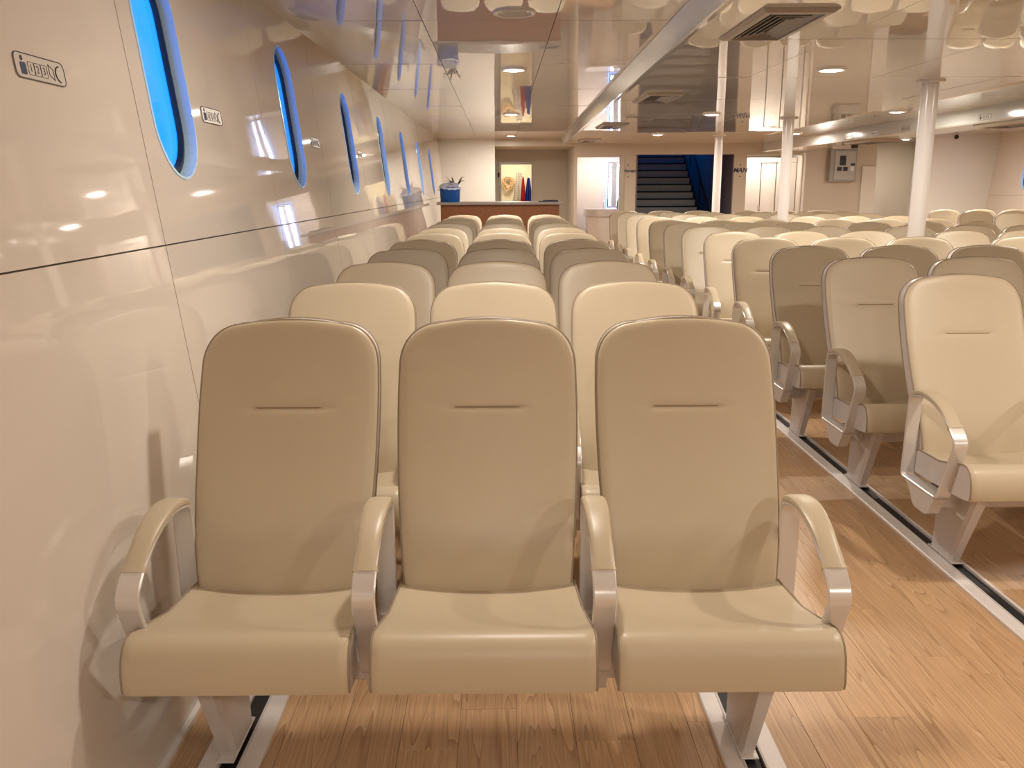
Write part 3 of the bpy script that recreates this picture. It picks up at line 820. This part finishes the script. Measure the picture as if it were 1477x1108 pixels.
downlight(7.7, 16.9, HL, 'added unseen fill light in the far right recess behind the end wall')  # added out of view to brighten the dark recess
def vent(x, y, L, w, h, lb):
    t = tag(empty('ceiling_vent', (x, y, h)), lb, 'vent', 'rectangular ceiling air vents')
    bm = bmesh.new()
    def rect(a, b, z): return [bm.verts.new(p) for p in ((-a, -b, z), (a, -b, z), (a, b, z), (-a, b, z))]
    R = [rect(w/2, L/2, .004), rect(w/2, L/2, -.006), rect(w/2 - .02, L/2 - .02, -.020), rect(w/2 - .045, L/2 - .045, -.022), rect(w/2 - .052, L/2 - .052, .004)]
    for A, B in zip(R[:-1], R[1:]):
        for k in range(4): bm.faces.new((A[k], A[(k + 1) % 4], B[(k + 1) % 4], B[k]))
    obj('vent_frame', bm, m_grille, t)
    boxo('duct_backing', -w/2 + .05, w/2 - .05, -L/2 + .05, L/2 - .05, -.003, .0035, m_dark, t)
    for i in range(4):
        a, b = w/2 - .062 - i * .027, L/2 - .062 - i * .040
        if a < .015: break
        bm = bmesh.new()
        o1 = [bm.verts.new(p) for p in ((-a, -b, -.020), (a, -b, -.020), (a, b, -.020), (-a, b, -.020))]
        a2, b2 = a - .009, b - .010
        i1 = [bm.verts.new(p) for p in ((-a2, -b2, -.004), (a2, -b2, -.004), (a2, b2, -.004), (-a2, b2, -.004))]
        o2 = [bm.verts.new(p) for p in ((-a + .003, -b + .003, -.0205), (a - .003, -b + .003, -.0205), (a - .003, b - .003, -.0205), (-a + .003, b - .003, -.0205))]
        for k in range(4):
            bm.faces.new((o1[k], o1[(k + 1) % 4], i1[(k + 1) % 4], i1[k])); bm.faces.new((o1[k], o2[k], o2[(k + 1) % 4], o1[(k + 1) % 4]))
        obj('louvre', bm, m_grille, t)
    return t
for x, y, lb in ((1.335, 4.45, 'large grey louvred air vent in the centre ceiling, nearest in view'), (1.40, 7.95, 'louvred air vent in the centre ceiling, second from camera'),
                 (1.45, 11.55, 'small air vent in the centre ceiling, third from camera'), (1.52, 15.1, 'small air vent in the centre ceiling just before the washroom doorway')):
    vent(x, y, .80, .34, HR, lb)
for y, lb in ((8.8, 'slim dark vent under the overhead beam, right of the nearest column'), (12.3, 'slim dark vent under the overhead beam, left of the nearest column')):
    vent(5.11, y, .95, .40, 2.008, lb).scale.z = 1.7
t = tag(empty('ceiling_speaker', (.083, 4.68, HL)), 'round grey speaker flush in the left ceiling near top of view', 'speaker')
bm = bmesh.new(); lathe(bm, [(.085, .002), (.110, .002), (.110, -.004), (.104, -.010), (.085, -.008), (.085, .002)], 40); obj('speaker_rim', bm, m_ceil, t, True)
bm = bmesh.new(); lathe(bm, [(0, -.010), (.05, -.009), (.084, -.006), (.084, .0), (0, .0)], 40); obj('speaker_grille', bm, m_grille, t, True)
def fill_light(name, x, y, z, e, c, s=.3):
    ld = bpy.data.lights.new(name, 'AREA'); ld.shape = 'DISK'; ld.size = s; ld.energy = e; ld.color = c
    lo = bpy.data.objects.new(name, ld); COL.objects.link(lo); lo.location = (x, y, z)
    bm = bmesh.new(); lathe(bm, [(0, 0), (s/2 + .02, 0), (s/2 + .02, .02), (0, .02)], 24)
    o = obj('ceiling_lamp', bm, m_white); o.location = (x, y, z + .004); return o
tag(fill_light('store_lamp', .35, 19.1, 2.22, 22, (1, .86, .62)), 'round lamp on the store room ceiling', 'ceiling light')
tag(fill_light('washroom_lamp', 1.95, 17.1, 2.16, 16, (1, .88, .8)), 'round lamp on the washroom ceiling behind the basin doorway', 'ceiling light')
tag(fill_light('mens_lamp', 5.0, 16.85, 2.2, 16, (1, .88, .75)), 'round lamp on the ceiling before the white cubicles', 'ceiling light')

# ------------------------------------------------------------------ counter and what stands on it
t = tag(empty('reception_counter', (0, 12.75, 0)), 'brown wood counter with grey top behind the last porthole bench', 'counter')
boxo('counter_top', -.90, .935, -.05, .78, 1.152, 1.190, m_ctop, t, .004)
boxo('front_panel', -.845, .865, 0, .025, .08, 1.152, m_brown, t)
boxo('side_panel', .84, .865, .026, .76, .08, 1.152, m_brown, t)
boxo('plinth', -.84, .84, .03, .58, 0, .08, m_black, t)
t = tag(empty('storage_tub', (-.72, 13.0, 1.19)), 'blue plastic tub with a pale bag over its rim on counter', 'tub')
bm = bmesh.new(); lathe(bm, [(0, 0), (.135, 0), (.142, .01), (.150, .20), (.156, .205), (.156, .215), (.146, .215), (.138, .02), (0, .02)], 28); obj('tub_body', bm, m_blue, t, True)
bm = bmesh.new()
for k in range(24):
    pass
R_ = []
for ri, (r, z) in enumerate(((.02, .262), (.07, .258), (.12, .242), (.150, .226), (.160, .205), (.163, .185))):
    R_.append([bm.verts.new((r * math.cos(2*PI*k/24), r * math.sin(2*PI*k/24), z + .010 * math.sin(3.1 * k + ri) * (1 if ri < 4 else .6) + .012 * math.sin(2*PI*k/24 * 2 + 1))) for k in range(24)])
for A, B in zip(R_[:-1], R_[1:]):
    for k in range(24): bm.faces.new((A[k], A[(k + 1) % 24], B[(k + 1) % 24], B[k]))
bm.faces.new(R_[0])
obj('plastic_bag', bm, m_bag, t, True)
for sx in (-1, 1):
    bm = bmesh.new(); tube(bm, [(sx * .152, -.03, .17), (sx * .175, -.03, .175), (sx * .178, .03, .175), (sx * .152, .03, .17)], .007, 6); obj('handle', bm, m_white, t, True)
t = tag(empty('potted_plant', (-.66, 13.41, 1.19)), 'dark thin-leaved plant sticking up behind the blue tub', 'plant')
bm = bmesh.new(); lathe(bm, [(0, 0), (.05, 0), (.07, .14), (.062, .14), (.045, .02), (0, .02)], 20); obj('plant_pot', bm, m_tile, t, True)
for k in range(11):
    a = 2 * PI * k / 11 + .3; ln = .14 + .07 * ((k * 37) % 5) / 5; bm = bmesh.new(); pr = []
    for i in range(7):
        s = i / 6; r = ln * s; z = .13 + .40 * s - .16 * s * s * (1 + .4 * (k % 3)); w = .014 * math.sin(PI * (s * .92 + .06))
        c = Vector((math.cos(a) * r, math.sin(a) * r, z)); sd = Vector((-math.sin(a), math.cos(a), 0)) * w
        pr.append([bm.verts.new(c - sd), bm.verts.new(c + Vector((0, 0, -.003))), bm.verts.new(c + sd), bm.verts.new(c + Vector((0, 0, .003)))])
    for A, B in zip(pr[:-1], pr[1:]):
        for j in range(4): bm.faces.new((A[j], A[(j + 1) % 4], B[(j + 1) % 4], B[j]))
    obj('leaf', bm, m_leaf, t, True)
t = tag(empty('folder_tray', (.72, 13.0, 1.19)), 'flat dark folders lying on the right end of the counter', 'folder')
boxo('folder', -.14, .14, -.10, .10, 0, .012, m_navy, t, .002)
o = boxo('folder', -.06, .12, -.09, .08, .0125, .024, m_ink, t, .002); o.rotation_euler = (0, 0, .2)

# hanging things in the store room
t = tag(empty('rope_bundle', (.20, 19.78, 1.50)), 'tangled beige rope bundle hanging on the store room wall', 'rope')
for k in range(9):
    bm = bmesh.new(); pts = []
    for i in range(26):
        a = 2 * PI * i / 26; pts.append(((.13 - .008 * k) * math.cos(a + k) + .02 * math.sin(3 * a + k), .012 * (k % 5) + .01 * math.sin(2 * a), (.14 - .006 * k) * math.sin(a + k) + .02 * math.cos(2 * a + 2 * k)))
    tube(bm, pts, .009, 6, True); obj('rope_coil', bm, m_rope, t, True)
def cloth(name, x, z0, z1, w0, w1, m, lb, mesh_cloth=False, y=19.7):
    t = tag(empty(name, (x, y, z1)), lb, 'cloth')
    bm = bmesh.new(); G = []
    H = z1 - z0
    for i in range(13):
        s = i / 12; w = lerp(w0, w1, s ** .8); G.append([])
        for j in range(13):
            u = j / 12 - .5; G[-1].append(bm.verts.new((u * w, .018 * math.sin(u * 16 + s) * (0.4 + s), -H * s + .01 * math.cos(u * 9))))
    for i in range(12):
        for j in range(12): bm.faces.new((G[i][j], G[i][j + 1], G[i + 1][j + 1], G[i + 1][j]))
    bmesh.ops.solidify(bm, geom=bm.faces[:], thickness=.004)
    obj('fabric', bm, m, t, True)
    bm = bmesh.new(); tube(bm, [(0, 0, 0), (0, .03, .05), (0, .08, .06)], .006, 6); obj('hook', bm, m_metal, t, True)
def m_check():
    m = mat('checked_cotton', (.8, .74, .68), .8); nt = m.node_tree; b = nt.nodes['Principled BSDF']
    tc = nt.nodes.new('ShaderNodeTexCoord'); br = nt.nodes.new('ShaderNodeTexBrick')
    br.offset = 0; br.inputs['Color1'].default_value = br.inputs['Color2'].default_value = (.8, .74, .68, 1); br.inputs['Mortar'].default_value = (.42, .38, .44, 1)
    br.inputs['Scale'].default_value = 1; br.inputs['Brick Width'].default_value = .045; br.inputs['Row Height'].default_value = .05; br.inputs['Mortar Size'].default_value = .006
    mp = nt.nodes.new('ShaderNodeMapping'); mp.inputs['Rotation'].default_value = (PI / 2, 0, 0)
    nt.links.new(tc.outputs['Object'], mp.inputs[0]); nt.links.new(mp.outputs[0], br.inputs['Vector']); nt.links.new(br.outputs[0], b.inputs['Base Color']); return m
cloth('checked_towel', .44, 1.0, 1.72, .10, .30, m_check(), 'white checked towel hanging in the store room')
cloth('red_garment', .53, .95, 1.62, .03, .14, m_red, 'narrow red cloth hanging in the store room', y=19.62)
cloth('blue_garment', .645, .95, 1.60, .05, .20, m_bcloth, 'dark blue cloth hanging at the store doorway right edge', y=19.52)

# electrical box
t = tag(empty('electrical_box', (6.30, YB, 1.475)), 'grey electrical distribution box on the taupe wall', 'electrical box')
boxo('box_body', -.245, .245, -.14, 0, 0, .575, m_tile, t, .006)
boxo('box_door', -.165, .215, -.156, -.1402, .03, .545, mat('box_door_grey', (.40, .40, .38), .35), t, .004)
boxo('display', -.075, .035, -.164, -.1562, .29, .46, m_black, t)
for a in (-.115, -.005): boxo('meter', a, a + .08, -.164, -.1562, .19, .26, m_black, t)
boxo('latch', .13, .20, -.168, -.1562, .285, .325, m_black, t)
boxo('notice', .13, .19, -.158, -.1562, .19, .27, m_bag, t)
boxo('vent_hood', -.225, .245, -.135, 0, .577, .68, m_leg, t, .004)
for k in range(7): boxo('cable', -.10 + k * .028, -.09 + k * .028, -.146, -.1352, .59, .66, m_white, t)
boxo('switch_block', .12, .235, -.15, -.1352, .59, .67, m_black, t)
bm = bmesh.new(); box(bm, 6.70, 6.958, YB - .04, YB, 0, 1.745)
struct(obj('trim_6', bm, m_pale))
# security camera
t = tag(empty('dome_camera', (7.83, 15.3, 2.205)), 'tiny black dome camera high on the right rear wall', 'camera')
bm = bmesh.new(); lathe(bm, [(0, -.0), (.055, -.0), (.055, .015), (0, .015)], 20); o = obj('mount', bm, m_white, t, True); o.rotation_euler = (PI / 2, 0, 0)
bm = bmesh.new(); lathe(bm, [(.04 * math.cos(a), .015 + .035 * math.sin(a)) for a in [i * PI / 16 for i in range(9)]], 20); o = obj('dome', bm, m_black, t, True); o.rotation_euler = (PI / 2, 0, 0)
